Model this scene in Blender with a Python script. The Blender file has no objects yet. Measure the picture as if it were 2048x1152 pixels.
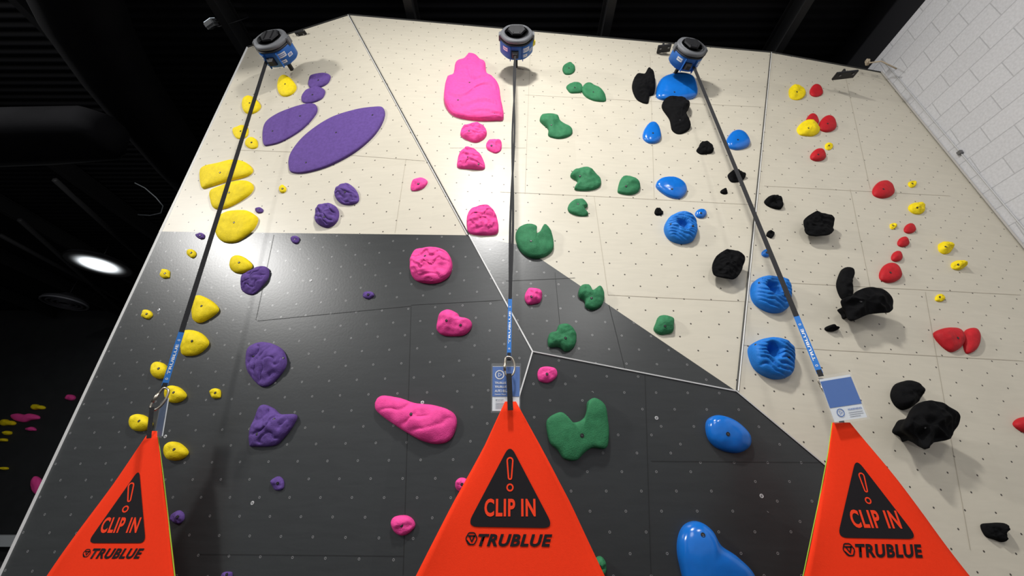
import bpy, bmesh, math, random
from mathutils import Vector, Matrix, noise
from mathutils.bvhtree import BVHTree
D=bpy.data; S=bpy.context.scene; COL=S.collection
F=803.0; TH=math.radians(27); sT,cT=math.sin(TH),math.cos(TH)
CAM=Vector((0,0,1.6))
def ray(px,py):
    u=(px-1024)/F; v=(576-py)/F
    return Vector((u,cT-v*sT,sT+v*cT))
def at_y(px,py,y):
    r=ray(px,py); return CAM+r*(y/r.y)
def at_z(px,py,z):
    r=ray(px,py); return CAM+r*((z-1.6)/r.z)
def on_plane(px,py,p0,n):
    r=ray(px,py); return CAM+r*((p0-CAM).dot(n)/r.dot(n))
cd=D.cameras.new('camera'); cam=D.objects.new('camera',cd); COL.objects.link(cam)
cam.location=CAM; cam.rotation_euler=(math.pi/2+TH,0,0)
cd.sensor_width=36; cd.lens=F/2048*36; cd.clip_start=0.05; cd.clip_end=200
S.camera=cam
try:
    S.view_settings.view_transform='Standard'
except Exception: pass

# ---------------- materials
def newmat(name):
    m=D.materials.new(name); m.use_nodes=True
    nt=m.node_tree; b=nt.nodes['Principled BSDF']
    return m,nt,b
def simple(name,col,rough=0.6,metal=0.0,bump=0.0,bscale=60,var=0.0,spec=0.5,emit=None,alpha=None,trans=0):
    m,nt,b=newmat(name)
    b.inputs['Base Color'].default_value=(*col,1); b.inputs['Roughness'].default_value=rough
    b.inputs['Metallic'].default_value=metal; b.inputs['Specular IOR Level'].default_value=spec
    if trans: b.inputs['Transmission Weight'].default_value=trans
    if alpha is not None: b.inputs['Alpha'].default_value=alpha
    if emit:
        b.inputs['Emission Color'].default_value=(*emit[0],1); b.inputs['Emission Strength'].default_value=emit[1]
    tc=nt.nodes.new('ShaderNodeTexCoord')
    nz=nt.nodes.new('ShaderNodeTexNoise'); nz.inputs['Scale'].default_value=bscale; nz.inputs['Detail'].default_value=4
    nt.links.new(tc.outputs['Object'],nz.inputs['Vector'])
    if bump:
        bp=nt.nodes.new('ShaderNodeBump'); bp.inputs['Strength'].default_value=bump; bp.inputs['Distance'].default_value=0.004
        nt.links.new(nz.outputs['Fac'],bp.inputs['Height']); nt.links.new(bp.outputs['Normal'],b.inputs['Normal'])
    if var:
        n2=nt.nodes.new('ShaderNodeTexNoise'); n2.inputs['Scale'].default_value=bscale*0.25; n2.inputs['Detail'].default_value=5
        nt.links.new(tc.outputs['Object'],n2.inputs['Vector'])
        mr=nt.nodes.new('ShaderNodeMapRange'); mr.inputs[1].default_value=0.3; mr.inputs[2].default_value=0.7
        mr.inputs[3].default_value=1-var; mr.inputs[4].default_value=1+var
        nt.links.new(n2.outputs['Fac'],mr.inputs[0])
        vm=nt.nodes.new('ShaderNodeVectorMath'); vm.operation='SCALE'; vm.inputs[0].default_value=col
        nt.links.new(mr.outputs[0],vm.inputs['Scale']); nt.links.new(vm.outputs[0],b.inputs['Base Color'])
    return m
def M(nt,op,a,b=None):
    n=nt.nodes.new('ShaderNodeMath'); n.operation=op
    for i,x in enumerate((a,b)):
        if x is None: continue
        if isinstance(x,(int,float)): n.inputs[i].default_value=x
        else: nt.links.new(x,n.inputs[i])
    return n.outputs[0]
def panel_mat(name,c1,c2,dotc,dot_r,rough,dotmetal,grain,spec=0.5,bump=.25):
    m,nt,b=newmat(name); L=nt.links.new
    uv=nt.nodes.new('ShaderNodeTexCoord').outputs['UV']
    sep=nt.nodes.new('ShaderNodeSeparateXYZ'); L(uv,sep.inputs[0])
    a=0.2
    def grid(off):
        x=M(nt,'FRACT',M(nt,'ADD',M(nt,'DIVIDE',sep.outputs[0],a),off+50))
        y=M(nt,'FRACT',M(nt,'ADD',M(nt,'DIVIDE',sep.outputs[1],a),off+50))
        x=M(nt,'MULTIPLY',M(nt,'SUBTRACT',x,.5),a); y=M(nt,'MULTIPLY',M(nt,'SUBTRACT',y,.5),a)
        return M(nt,'SQRT',M(nt,'ADD',M(nt,'MULTIPLY',x,x),M(nt,'MULTIPLY',y,y)))
    d=M(nt,'MINIMUM',grid(0.13),grid(0.63))
    dot=M(nt,'LESS_THAN',d,dot_r); inner=M(nt,'LESS_THAN',d,dot_r*0.5)
    mp=nt.nodes.new('ShaderNodeMapping'); L(uv,mp.inputs[0]); mp.inputs['Rotation'].default_value=(0,0,math.radians(3))
    br=nt.nodes.new('ShaderNodeTexBrick'); L(mp.outputs[0],br.inputs['Vector'])
    br.inputs['Color1'].default_value=(*c1,1); br.inputs['Color2'].default_value=(*c2,1); br.inputs['Mortar'].default_value=(*c1,1)
    br.inputs['Scale'].default_value=1; br.inputs['Brick Width'].default_value=1.22; br.inputs['Row Height'].default_value=1.05
    br.inputs['Mortar Size'].default_value=0.0; br.inputs['Mortar Smooth'].default_value=0; br.offset=0.37
    mg=nt.nodes.new('ShaderNodeMapping'); L(uv,mg.inputs[0]); mg.inputs['Scale'].default_value=(2.2,14,1)
    g=nt.nodes.new('ShaderNodeTexNoise'); L(mg.outputs[0],g.inputs['Vector']); g.inputs['Scale'].default_value=1.6; g.inputs['Detail'].default_value=7; g.inputs['Distortion'].default_value=1.2
    mr=nt.nodes.new('ShaderNodeMapRange'); L(g.outputs['Fac'],mr.inputs[0]); mr.inputs[1].default_value=.3; mr.inputs[2].default_value=.7; mr.inputs[3].default_value=1-grain; mr.inputs[4].default_value=1+grain
    sc=nt.nodes.new('ShaderNodeVectorMath'); sc.operation='SCALE'; L(br.outputs['Color'],sc.inputs[0]); L(mr.outputs[0],sc.inputs['Scale'])
    mx=nt.nodes.new('ShaderNodeMix'); mx.data_type='RGBA'; L(dot,mx.inputs[0]); L(sc.outputs[0],mx.inputs[6]); mx.inputs[7].default_value=(*dotc,1)
    mx2=nt.nodes.new('ShaderNodeMix'); mx2.data_type='RGBA'; L(inner,mx2.inputs[0]); L(mx.outputs[2],mx2.inputs[6]); mx2.inputs[7].default_value=(.02,.02,.02,1)
    L(mx2.outputs[2],b.inputs['Base Color'])
    L(M(nt,'MULTIPLY',dot,dotmetal),b.inputs['Metallic'])
    b.inputs['Roughness'].default_value=rough; b.inputs['Specular IOR Level'].default_value=spec
    fn=nt.nodes.new('ShaderNodeTexNoise'); L(uv,fn.inputs['Vector']); fn.inputs['Scale'].default_value=55; fn.inputs['Detail'].default_value=5
    bp=nt.nodes.new('ShaderNodeBump'); bp.inputs['Strength'].default_value=bump; bp.inputs['Distance'].default_value=.002
    L(fn.outputs['Fac'],bp.inputs['Height']); L(bp.outputs['Normal'],b.inputs['Normal'])
    return m
birch=panel_mat('birch_plywood',(.60,.555,.455),(.58,.535,.435),(.11,.09,.07),.0062,.40,0,.03,.4,.1)
blackp=panel_mat('black_textured_plywood',(.026,.0285,.029),(.029,.0315,.032),(.22,.22,.22),.0070,.36,.2,.10,.65,.15)
def block_mat():
    m,nt,b=newmat('painted_block'); L=nt.links.new
    tc=nt.nodes.new('ShaderNodeTexCoord'); s=nt.nodes.new('ShaderNodeSeparateXYZ'); L(tc.outputs['Object'],s.inputs[0])
    c=nt.nodes.new('ShaderNodeCombineXYZ'); L(s.outputs[1],c.inputs[0]); L(s.outputs[2],c.inputs[1])
    br=nt.nodes.new('ShaderNodeTexBrick'); L(c.outputs[0],br.inputs['Vector']); br.inputs['Scale'].default_value=1
    br.inputs['Brick Width'].default_value=.4; br.inputs['Row Height'].default_value=.2; br.inputs['Mortar Size'].default_value=.006; br.inputs['Mortar Smooth'].default_value=.6
    br.inputs['Color1'].default_value=(.58,.58,.595,1); br.inputs['Color2'].default_value=(.555,.555,.57,1); br.inputs['Mortar'].default_value=(.42,.42,.435,1)
    nz=nt.nodes.new('ShaderNodeTexNoise'); L(tc.outputs['Object'],nz.inputs['Vector']); nz.inputs['Scale'].default_value=45; nz.inputs['Detail'].default_value=6
    mr=nt.nodes.new('ShaderNodeMapRange'); L(nz.outputs['Fac'],mr.inputs[0]); mr.inputs[1].default_value=.3; mr.inputs[2].default_value=.7; mr.inputs[3].default_value=.9; mr.inputs[4].default_value=1.05
    sc=nt.nodes.new('ShaderNodeVectorMath'); sc.operation='SCALE'; L(br.outputs['Color'],sc.inputs[0]); L(mr.outputs[0],sc.inputs['Scale'])
    L(sc.outputs[0],b.inputs['Base Color']); b.inputs['Roughness'].default_value=.7
    h=M(nt,'ADD',M(nt,'MULTIPLY',br.outputs['Fac'],-.6),M(nt,'MULTIPLY',nz.outputs['Fac'],.5))
    bp=nt.nodes.new('ShaderNodeBump'); bp.inputs['Strength'].default_value=.45; bp.inputs['Distance'].default_value=.005
    L(h,bp.inputs['Height']); L(bp.outputs['Normal'],b.inputs['Normal'])
    return m
block=block_mat()
def deck_mat():
    m,nt,b=newmat('black_roof_deck'); L=nt.links.new
    tc=nt.nodes.new('ShaderNodeTexCoord')
    w=nt.nodes.new('ShaderNodeTexWave'); w.bands_direction='Y'; w.inputs['Scale'].default_value=2.6; L(tc.outputs['Object'],w.inputs['Vector'])
    mr=nt.nodes.new('ShaderNodeMapRange'); L(w.outputs['Fac'],mr.inputs[0]); mr.inputs[3].default_value=.0018; mr.inputs[4].default_value=.0055
    cc=nt.nodes.new('ShaderNodeCombineXYZ')
    for i in range(2): L(mr.outputs[0],cc.inputs[i])
    L(M(nt,'MULTIPLY',mr.outputs[0],1.3),cc.inputs[2])
    L(cc.outputs[0],b.inputs['Base Color']); b.inputs['Roughness'].default_value=.8; b.inputs['Specular IOR Level'].default_value=.2
    bp=nt.nodes.new('ShaderNodeBump'); bp.inputs['Strength'].default_value=.4; bp.inputs['Distance'].default_value=.02
    L(w.outputs['Fac'],bp.inputs['Height']); L(bp.outputs['Normal'],b.inputs['Normal'])
    return m
deck=deck_mat()
steel_blk=simple('black_painted_steel',(.006,.006,.008),.6)
duct_blk=simple('black_painted_duct',(.0055,.0055,.0065),.9,bump=.3,bscale=8,var=.3,spec=.1)
far_blk=simple('dark_far_panel',(.014,.015,.016),.6,var=.2,bscale=12)
floor_m=simple('dark_rubber_floor',(.05,.05,.055),.8,bump=.3,var=.2)
alu=simple('aluminium_trim',(.74,.74,.73),.4,.0,var=.04)
darkgap=simple('dark_seam_strip',(.03,.03,.028),.7)  # dark line along panel folds and the wall's top edge
seamm=simple('plywood_seam_line',(.39,.345,.27),.7)
seamb=simple('black_seam_line',(.014,.0145,.0145),.6)

# ---------------- mesh helpers
def mkobj(name,verts,faces,mats,parent=None,smooth=False,midx=None,uvs=None):
    me=D.meshes.new(name); me.from_pydata([tuple(v) for v in verts],[],faces)
    for m in (mats if isinstance(mats,(list,tuple)) else [mats]): me.materials.append(m)
    if smooth: me.polygons.foreach_set('use_smooth',[True]*len(me.polygons))
    if midx: me.polygons.foreach_set('material_index',midx)
    me.update()
    o=D.objects.new(name,me); COL.objects.link(o)
    if parent: o.parent=parent
    return o
def top(o,label,cat,group=None):
    o['label']=label; o['category']=cat
    if group: o['group']=group
def struct(o,label=None,cat='structure'):
    o['kind']='structure'
    if label: o['label']=label; o['category']=cat
def setorigin(o,p):
    p=Vector(p); o.data.transform(Matrix.Translation(-p)); o.location=p
def boxmesh(name,lo,hi,mat,parent=None,bevel=0):
    bm=bmesh.new(); bmesh.ops.create_cube(bm,size=1)
    lo=Vector(lo);hi=Vector(hi); c=(lo+hi)/2; d=hi-lo
    for v in bm.verts: v.co=Vector((v.co.x*d.x,v.co.y*d.y,v.co.z*d.z))+c
    if bevel: bmesh.ops.bevel(bm,geom=bm.edges[:],offset=bevel,segments=2,affect='EDGES')
    me=D.meshes.new(name); bm.to_mesh(me); bm.free(); me.materials.append(mat)
    o=D.objects.new(name,me); COL.objects.link(o)
    if parent: o.parent=parent
    return o
def tube(name,pts,r,mat,parent=None,closed=False,seg=10):
    pts=[Vector(p) for p in pts]; n=len(pts); V=[];Fc=[]
    prev=None
    for i,p in enumerate(pts):
        if closed: t=(pts[(i+1)%n]-pts[i-1])
        else: t=pts[min(i+1,n-1)]-pts[max(i-1,0)]
        t.normalize()
        if prev is None:
            a=Vector((0,0,1)) if abs(t.z)<.9 else Vector((1,0,0)); a=(a-t*a.dot(t)).normalized()
        else:
            a=(prev-t*prev.dot(t)).normalized()
        prev=a; b=t.cross(a); rr=r[i] if isinstance(r,(list,tuple)) else r
        for k in range(seg):
            an=2*math.pi*k/seg; V.append(p+a*math.cos(an)*rr+b*math.sin(an)*rr)
    for i in range(n if closed else n-1):
        j=(i+1)%n
        for k in range(seg):
            k2=(k+1)%seg; Fc.append((i*seg+k,i*seg+k2,j*seg+k2,j*seg+k))
    if not closed:
        Fc.append(tuple(range(seg))[::-1]); Fc.append(tuple((n-1)*seg+k for k in range(seg)))
    return mkobj(name,V,Fc,mat,parent,True)
def ribbon(name,pts,width,th,mat,parent=None,sides=None):
    pts=[Vector(p) for p in pts]; n=len(pts); V=[];Fc=[]
    for i,p in enumerate(pts):
        t=(pts[min(i+1,n-1)]-pts[max(i-1,0)]).normalized()
        tocam=(CAM-p).normalized(); s=t.cross(tocam).normalized()
        if sides: s=(Matrix.Rotation(sides[i],3,t)@s).normalized()
        nn=s.cross(t).normalized(); w=width[i] if isinstance(width,(list,tuple)) else width
        for a,b in ((-1,-1),(1,-1),(1,1),(-1,1)): V.append(p+s*a*w/2+nn*b*th/2)
    for i in range(n-1):
        for k in range(4):
            k2=(k+1)%4; Fc.append((i*4+k,i*4+k2,i*4+4+k2,i*4+4+k))
    Fc.append((3,2,1,0)); Fc.append(tuple((n-1)*4+k for k in range(4)))
    return mkobj(name,V,Fc,mat,parent)
def catmull(pts,sub,closed=True):
    n=len(pts); out=[]
    for i in range(n):
        p0,p1,p2,p3=[Vector(pts[(i+k-1)%n]) for k in range(4)]
        for s in range(sub):
            t=s/sub
            out.append(.5*((2*p1)+(p2-p0)*t+(2*p0-5*p1+4*p2-p3)*t*t+(3*p1-p0-3*p2+p3)*t**3))
    return out
def text_mesh(body,bold=0.0,shear=0.0,extrude=0.0):
    cu=D.curves.new('t','FONT'); cu.body=body; cu.size=1; cu.offset=bold; cu.shear=shear; cu.extrude=extrude; cu.resolution_u=4
    if bold>.03: cu.space_character=1.12
    o=D.objects.new('t',cu); COL.objects.link(o)
    dg=bpy.context.evaluated_depsgraph_get(); me=D.meshes.new_from_object(o.evaluated_get(dg))
    D.objects.remove(o); return me
def fit_text(name,body,P1,P2,height,nrm,mat,parent,bold=.02,shear=0):
    me=text_mesh(body,bold,shear); xs=[v.co.x for v in me.vertices]; ys=[v.co.y for v in me.vertices]
    x0,x1,y0,y1=min(xs),max(xs),min(ys),max(ys)
    xa=(P2-P1); W=xa.length; xa.normalize(); ya=nrm.cross(xa).normalized(); C=(P1+P2)/2
    for v in me.vertices:
        v.co=C+xa*((v.co.x-(x0+x1)/2)/(x1-x0)*W)+ya*((v.co.y-(y0+y1)/2)/(y1-y0)*height)
    me.materials.clear(); me.materials.append(mat)
    o=D.objects.new(name,me); COL.objects.link(o); o.parent=parent
    return o

# ---------------- climbing wall geometry
nL=Vector((.15,1,0)).normalized(); pL=Vector((-3.19,3,0))
onL=lambda x,y: on_plane(x,y,pL,nL)
TL=onL(495,95); A=onL(698,30); C=onL(1065,703); BdL=onL(318,463); 
Bot=onL(0,1150)
def extend_floor(a,b,z=0.0):
    d=b-a; return a+d*((z-a.z)/d.z)
BL=extend_floor(TL,Bot)
C2=extend_floor(C,onL(1045,770))
Fp=at_y(1541,105,3.06)
nC=(C-A).cross(Fp-A).normalized()
onC=lambda x,y:on_plane(x,y,A,nC)
bestt=min([i/1000 for i in range(1000)],key=lambda t:abs(( lambda p:(576-F*((-(p.y)*sT+(p.z)*cT)/((p.y)*cT+(p.z)*sT))))(A+(C-A)*t-CAM)-470))
BdM=A+(C-A)*bestt
E=onC(1472,782); N2=onC(1040,490)
XR=4.6
r=ray(1750,130); Rr=CAM+r*(XR/r.x)
nR=(E-Fp).cross(Rr-Fp).normalized()
onR=lambda x,y:on_plane(x,y,Fp,nR)
def yR(x,z): return Fp.y-(nR.x*(x-Fp.x)+nR.z*(z-Fp.z))/nR.y
RT=Vector((XR,yR(XR,6.26),6.26)); RB=Vector((XR,yR(XR,0),0))
G2=extend_floor(E,onR(1652,932))
verts=[];faces=[];mi=[];uvl=[]
def addface(ps,m,off=(0,0),rot=0):
    n=(ps[1]-ps[0]).cross(ps[2]-ps[0]).normalized()
    if n.y>0: ps=ps[::-1]; n=-n
    u=Vector((0,0,1)).cross(n).normalized(); v=n.cross(u)
    i0=len(verts)
    for p in ps:
        verts.append(p); a,b=p.dot(u)+off[0],p.dot(v)+off[1]
        uvl.append((a*math.cos(rot)-b*math.sin(rot),a*math.sin(rot)+b*math.cos(rot)))
    faces.append(tuple(range(i0,i0+len(ps)))); mi.append(m)
addface([TL,BdL,BdM,A],0,(0,.1)); addface([BdL,BL,C2,C,BdM],1,(0,.1))
addface([A,BdM,N2,E,Fp],0,(.3,.4)); addface([BdM,C,E,N2],1,(.3,.4))
addface([C,C2,G2],1,(.7,.2)); addface([C,G2,E],1,(.7,.2))
addface([Fp,E,G2,RB,RT],0,(.2,.7),math.radians(4))
wall=mkobj('wall_back',verts,faces,[birch,blackp],midx=mi)
uvm=wall.data.uv_layers.new(name='UVMap')
for l in wall.data.loops: uvm.data[l.index].uv=uvl[l.vertex_index]
struct(wall)
BV=BVHTree.FromPolygons([tuple(v) for v in verts],faces)
def hit(px,py):
    h=BV.ray_cast(CAM,ray(px,py).normalized())
    if h[0] is None: return None,None
    n=h[1]; n=n if n.y<0 else -n
    return h[0],n
def strip(name,ps,back,mat):
    V=[];Fc=[]
    for p in ps: V+= [p+Vector((0,0,0)),p+Vector((0,back,0))]
    for i in range(len(ps)-1): Fc.append((2*i,2*i+1,2*i+3,2*i+2))
    o=mkobj(name,V,Fc,mat); struct(o); return o
strip('wall_return',[BL,TL,A,Fp,RT],.35,steel_blk)
tn=[0]
def edge_trim(a,b,w,mat,lift=.004):
    tn[0]+=1
    a=a.copy();b=b.copy()
    o=ribbon('trim_%d'%tn[0],[a+Vector((0,-lift,0)),b+Vector((0,-lift,0))],w,.008,mat); struct(o)
edge_trim(TL,BL,.016,alu); edge_trim(BdM,C,.009,alu); edge_trim(A,BdM,.007,darkgap); edge_trim(A+Vector((-.012,0,0)),BdM+Vector((-.012,0,0)),.006,alu)
edge_trim(C,E,.008,alu); edge_trim(C,C2,.009,alu); edge_trim(E,G2,.006,alu); edge_trim(Fp,E,.007,darkgap); edge_trim(Fp+Vector((.012,0,0)),E+Vector((.012,0,0)),.005,alu)
edge_trim(TL,A,.018,darkgap);edge_trim(A,Fp,.018,darkgap);edge_trim(Fp,RT,.018,darkgap)
for o in D.objects:
    if o.name.startswith('trim_'): setorigin(o,o.data.vertices[0].co)
seams=[(812,318,790,466,0),(640,306,850,322,0),(470,300,640,306,0),(1060,110,1050,388,0),(1000,384,1175,392,0),(1188,392,1216,590,0),(1175,392,1512,410,0),(900,296,1052,296,0),(1300,110,1308,398,0),(1050,190,1535,215,0),
 (1528,372,1900,392,0),(1502,562,2040,590,0),(1480,690,2046,722,0),(1700,378,1740,575,0),(1850,584,1940,1100,0),(1216,590,1500,604,0),(1690,150,1740,378,0),
 (222,668,522,640,1),(515,642,822,612,1),(822,610,1014,600,1),(548,470,512,640,1),(822,612,806,1150,1),(1110,545,1125,708,1),(1218,610,1250,738,1),(1012,562,1150,556,1),(1290,750,1302,1150,1),(1302,922,1642,925,1),(400,1108,808,1112,1)]
V=[];Fc=[];mm=[]
for x0,y0,x1,y1,k in seams:
    a,n=hit(x0,y0); b,_=hit(x1,y1)
    if a is None or b is None: continue
    t=(b-a).normalized(); s=t.cross(n).normalized()*.0014; i=len(V)
    K=8
    for q in range(K+1):
        p,nn=hit(x0+(x1-x0)*q/K,y0+(y1-y0)*q/K)
        p=p+nn*.0025; V+=[p-s,p+s]
    for q in range(K):
        Fc.append((i+2*q,i+2*q+1,i+2*q+3,i+2*q+2)); mm.append(k)
o=mkobj('trim_30',V,Fc,[seamm,seamb],midx=mm); struct(o)

# ---------------- room shell
ZC=7.15
def quad(name,ps,mat):
    o=mkobj(name,ps,[tuple(range(len(ps)))],mat); struct(o); return o
quad('floor',[(-19,-6,0),(XR+.2,-6,0),(XR+.2,13,0),(-19,13,0)],floor_m)
quad('ceiling',[(-19,-6,ZC),(-19,13,ZC),(XR+.2,13,ZC),(XR+.2,-6,ZC)],deck)
o=boxmesh('wall_right',(XR,-6,0),(XR+.2,13,6.48),block); struct(o)
o=boxmesh('wall_right_upper',(XR,-6,6.48),(XR+.2,13,ZC),steel_blk); struct(o)
o=quad('wall_far',[(-19,12.6,0),(XR,12.6,0),(XR,12.6,ZC),(-19,12.6,ZC)],far_blk)
o=quad('wall_left',[(-19,-6,0),(-19,13,0),(-19,13,ZC),(-19,-6,ZC)],far_blk)
o=boxmesh('baseboard_far',(-19,12.3,.35),(-6,12.55,.6),simple('pale_padding_edge',(.45,.47,.48),.6)); struct(o)
def joist(x):
    w,h,t=.10,.3,.02; z0=6.82
    prof=[(-w/2,0),(w/2,0),(w/2,t),(t/2,t),(t/2,h-t),(w/2,h-t),(w/2,h),(-w/2,h),(-w/2,h-t),(-t/2,h-t),(-t/2,t),(-w/2,t)]
    V=[Vector((a,-6,b)) for a,b in prof]+[Vector((a,12.5,b)) for a,b in prof]; n=len(prof)
    Fc=[(i,(i+1)%n,n+(i+1)%n,n+i) for i in range(n)]+[tuple(range(n))[::-1],tuple(range(n,2*n))]
    o=mkobj('ceiling_joist',V,Fc,joist_m); o.location=(x,0,z0)
    top(o,'black painted steel I-beam joist under the roof deck','beam','black roof joists')
joist_m=simple('joist_black',(.008,.008,.009),.7)
for x in (-15.4,-13,-10.65,-8.3,-5.95,-3.6,-1.25,1.2,3.55): joist(x)

# ---------------- holds
YEL=(.84,.64,.005); PUR=(.115,.062,.25); PNK=(.87,.065,.32); GRN=(.03,.18,.075); BLK=(.0045,.0045,.005); BLU=(.008,.15,.57); RED=(.48,.007,.014)
def hm(n,c,r,b,v,sp=.5,bs=150): return simple(n,c,r,bump=b,bscale=bs,var=v,spec=sp)
MATS={'yellow':hm('yellow_hold_resin',YEL,.7,.5,.08,.3),'purple':hm('purple_hold_resin',PUR,.8,.5,.12,.2),'pink':hm('pink_hold_resin',PNK,.7,.5,.08,.3),
 'green':hm('green_hold_resin',GRN,.75,.55,.12,.3),'black':hm('black_hold_resin',BLK,.9,.5,.2,.1),'blue':hm('blue_hold_resin',BLU,.18,.03,.03,.6),
 'blue_matte':hm('matte_blue_hold_resin',(.008,.17,.58),.6,.4,.06,.35),'red':hm('red_hold_resin',RED,.65,.45,.08,.35)}
boltdark=simple('bolt_recess',(.01,.01,.01),.6); boltm=simple('bolt_steel',(.2,.2,.21),.4,.9)
def bolt(parent,p,n,r,loc,mats=None,name='bolt'):
    q=n.to_track_quat('Z','Y'); V=[];Fc=[];mi=[]; K=12
    def ring(rad,z,k=K,off=0): 
        i=len(V)
        for a in range(k): V.append((q@Vector((rad*math.cos(a*2*math.pi/k+off),rad*math.sin(a*2*math.pi/k+off),z)))+p-loc)
        return i
    a=ring(r,-.004); b=ring(r,.0012); c=ring(r*.78,.0018); d=ring(r*.7,.0005)
    for (s,t,m) in ((a,b,0),(b,c,0),(c,d,0)):
        for k in range(K): Fc.append((s+k,s+(k+1)%K,t+(k+1)%K,t+k)); mi.append(m)
    Fc.append(tuple(d+k for k in range(K))); mi.append(0)
    e=ring(r*.42,.0005,6); f=ring(r*.42,.002,6); g=ring(r*.2,.0021,6)
    for s,t in ((e,f),(f,g)):
        for k in range(6): Fc.append((s+k,s+(k+1)%6,t+(k+1)%6,t+k)); mi.append(1)
    Fc.append(tuple(g+k for k in range(6))); mi.append(0)
    return mkobj(name,V,Fc,mats or [boltdark,boltm],parent,midx=mi)
seedc=[0]
def hold(color,outline,H,label,bolts=None,ridge=0,rfreq=60,rang=.4,rough=.15,pocket=None,ctr=None,flat=.8,lift=.3,big=False,hitf=None,nobolt=False,br=.009,group=None,flare=False,steps=0):
    H=H*.78
    seedc[0]+=1; sd=Vector((seedc[0]*7.3,seedc[0]*3.1,seedc[0]*1.7))
    cx=sum(p[0] for p in outline)/len(outline) if ctr is None else ctr[0]
    cy=sum(p[1] for p in outline)/len(outline) if ctr is None else ctr[1]
    p0,n=(hitf or hit)(min(max(cx,-50),2110),cy)
    if p0 is None: return None
    e1=Vector((0,0,1)).cross(n).normalized(); e2=n.cross(e1)
    if flare: lift=.7
    pl=p0+n*(lift*H); sub=max(3,(120 if big else 40)//len(outline))
    O=[]
    for q in catmull([Vector((a,b,0)) for a,b in outline],sub):
        w=on_plane(q.x,q.y,pl,n)-p0; O.append(Vector((w.dot(e1),w.dot(e2))))
    w=on_plane(cx,cy,pl,n)-p0; c=Vector((w.dot(e1),w.dot(e2))); N=len(O)
    size=max((o-c).length for o in O)
    R=32 if big else 10
    if flare:
        prof=[(.5,-.01*H),(.48,.2*H),(.62,.38*H),(.86,.54*H),(1.0,.68*H),(.98,.78*H)]
        for j in range(1,R):
            t=j/R; prof.append((.98*(1-t),.78*H+.22*H*math.sin(t*math.pi/2)))
    else:
        prof=[(1.0,-.02*H),(1.0,.12*H)]
        for j in range(1,R):
            ph=j/R*math.pi/2; prof.append((max(.02,math.cos(ph)**.85 if flat<1 else math.cos(ph)),.12*H+.88*H*math.sin(ph)**flat))
    pk=None
    if pocket:
        w=on_plane(pocket[0],pocket[1],p0+n*(H*.8),n)-p0; pk=(Vector((w.dot(e1),w.dot(e2))),pocket[2]*size,pocket[3]*H)
    cr,sr=math.cos(rang),math.sin(rang)
    def fin(p2,s,h):
        inn=min(1,(1-s)*4+.15) if s<1 else .25
        q_=Vector((p2.x,p2.y,0))
        nz=noise.noise(q_*(1.6/size)+sd)*rough*1.6+noise.noise(q_*(4.5/size)+sd)*rough*.5
        if rough>.3: nz-=(abs(noise.noise(q_*(7/size)+sd*3))-.2)*rough*.6*inn
        if flare: nz+=-(abs(noise.noise(q_*(4/size)+sd*3)))*.16*inn
        h2=h*(1+nz*1.3)
        h2*=1+.22*(p2.y-c.y)/size
        if steps:
            f=((p2.y-c.y)/size*.5+.5)*steps+1.0*noise.noise(q_*(2.5/size)+sd*4); fr=f-math.floor(f)
            h2*=.86+.20*(1-fr)**.6 if s<1 else 1
            h2*=1+.05*noise.noise(Vector((p2.x*.5,p2.y*2,0))*(5/size)+sd)*inn
        if ridge:
            d=p2.x*cr+p2.y*sr
            ph=d*rfreq+3.0*noise.noise(q_*(2.2/size)+sd*2)+.6*noise.noise(q_*(6/size)+sd*2)
            w_=1-abs(math.sin(ph)); h2+=-ridge*.72*H*w_**2*inn*min(1,h/H*1.5)*(.7+.8*abs(noise.noise(q_*(3/size)+sd*5)))
        if pk:
            dd=(p2-pk[0]).length/pk[1]; h2-=pk[2]*math.exp(-dd**4)
            h2=max(h2,.004)
        return h2
    V=[];Fc=[]
    for ri,(s,h) in enumerate(prof):
        for k,o in enumerate(O):
            jit=1+(.05*rough*noise.noise(Vector((k*.3,ri*.5,0))+sd) if ri else 0)
            if flare and ri>2: jit*=1+.03*math.sin(k*5*math.pi*2/N)*min(1,s*1.2)
            p2=c+(o-c)*s*jit
            hh=h if ri==0 else fin(p2,s,h)
            if flare and ri>2: hh*=1+.04*math.sin(k*5*math.pi*2/N+1)*s
            V.append(e1*p2.x+e2*p2.y+n*hh)
    V.append(e1*c.x+e2*c.y+n*fin(c,0,prof[-1][1]))
    for i in range(len(prof)-1):
        for k in range(N):
            k2=(k+1)%N; Fc.append((i*N+k,i*N+k2,(i+1)*N+k2,(i+1)*N+k))
    L=len(prof)-1; ci=len(V)-1
    for k in range(N): Fc.append((L*N+k,L*N+(k+1)%N,ci))
    me_n=(V[Fc[-1][1]]-V[Fc[-1][0]]).cross(V[ci]-V[Fc[-1][0]])
    if me_n.dot(n)<0: Fc=[f[::-1] for f in Fc]
    ob=mkobj('climbing_hold',V,Fc,MATS[color],smooth=True); ob.location=p0
    top(ob,label,'climbing hold',group or (color.replace('_matte','')+' climbing holds'))
    if nobolt: return ob
    bv=BVHTree.FromPolygons([tuple(v+p0) for v in V],Fc)
    if bolts is None: bolts=[(cx,cy-1)]
    for bx,by in bolts:
        hp=bv.ray_cast(CAM,ray(bx,by).normalized())
        if hp[0] is None: continue
        bn=hp[1] if hp[1].dot(n)>0 else -hp[1]
        bn=(bn*1.5+n).normalized()
        bolt(ob,hp[0],bn,min(br,size*.24),p0)
    return ob
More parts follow.
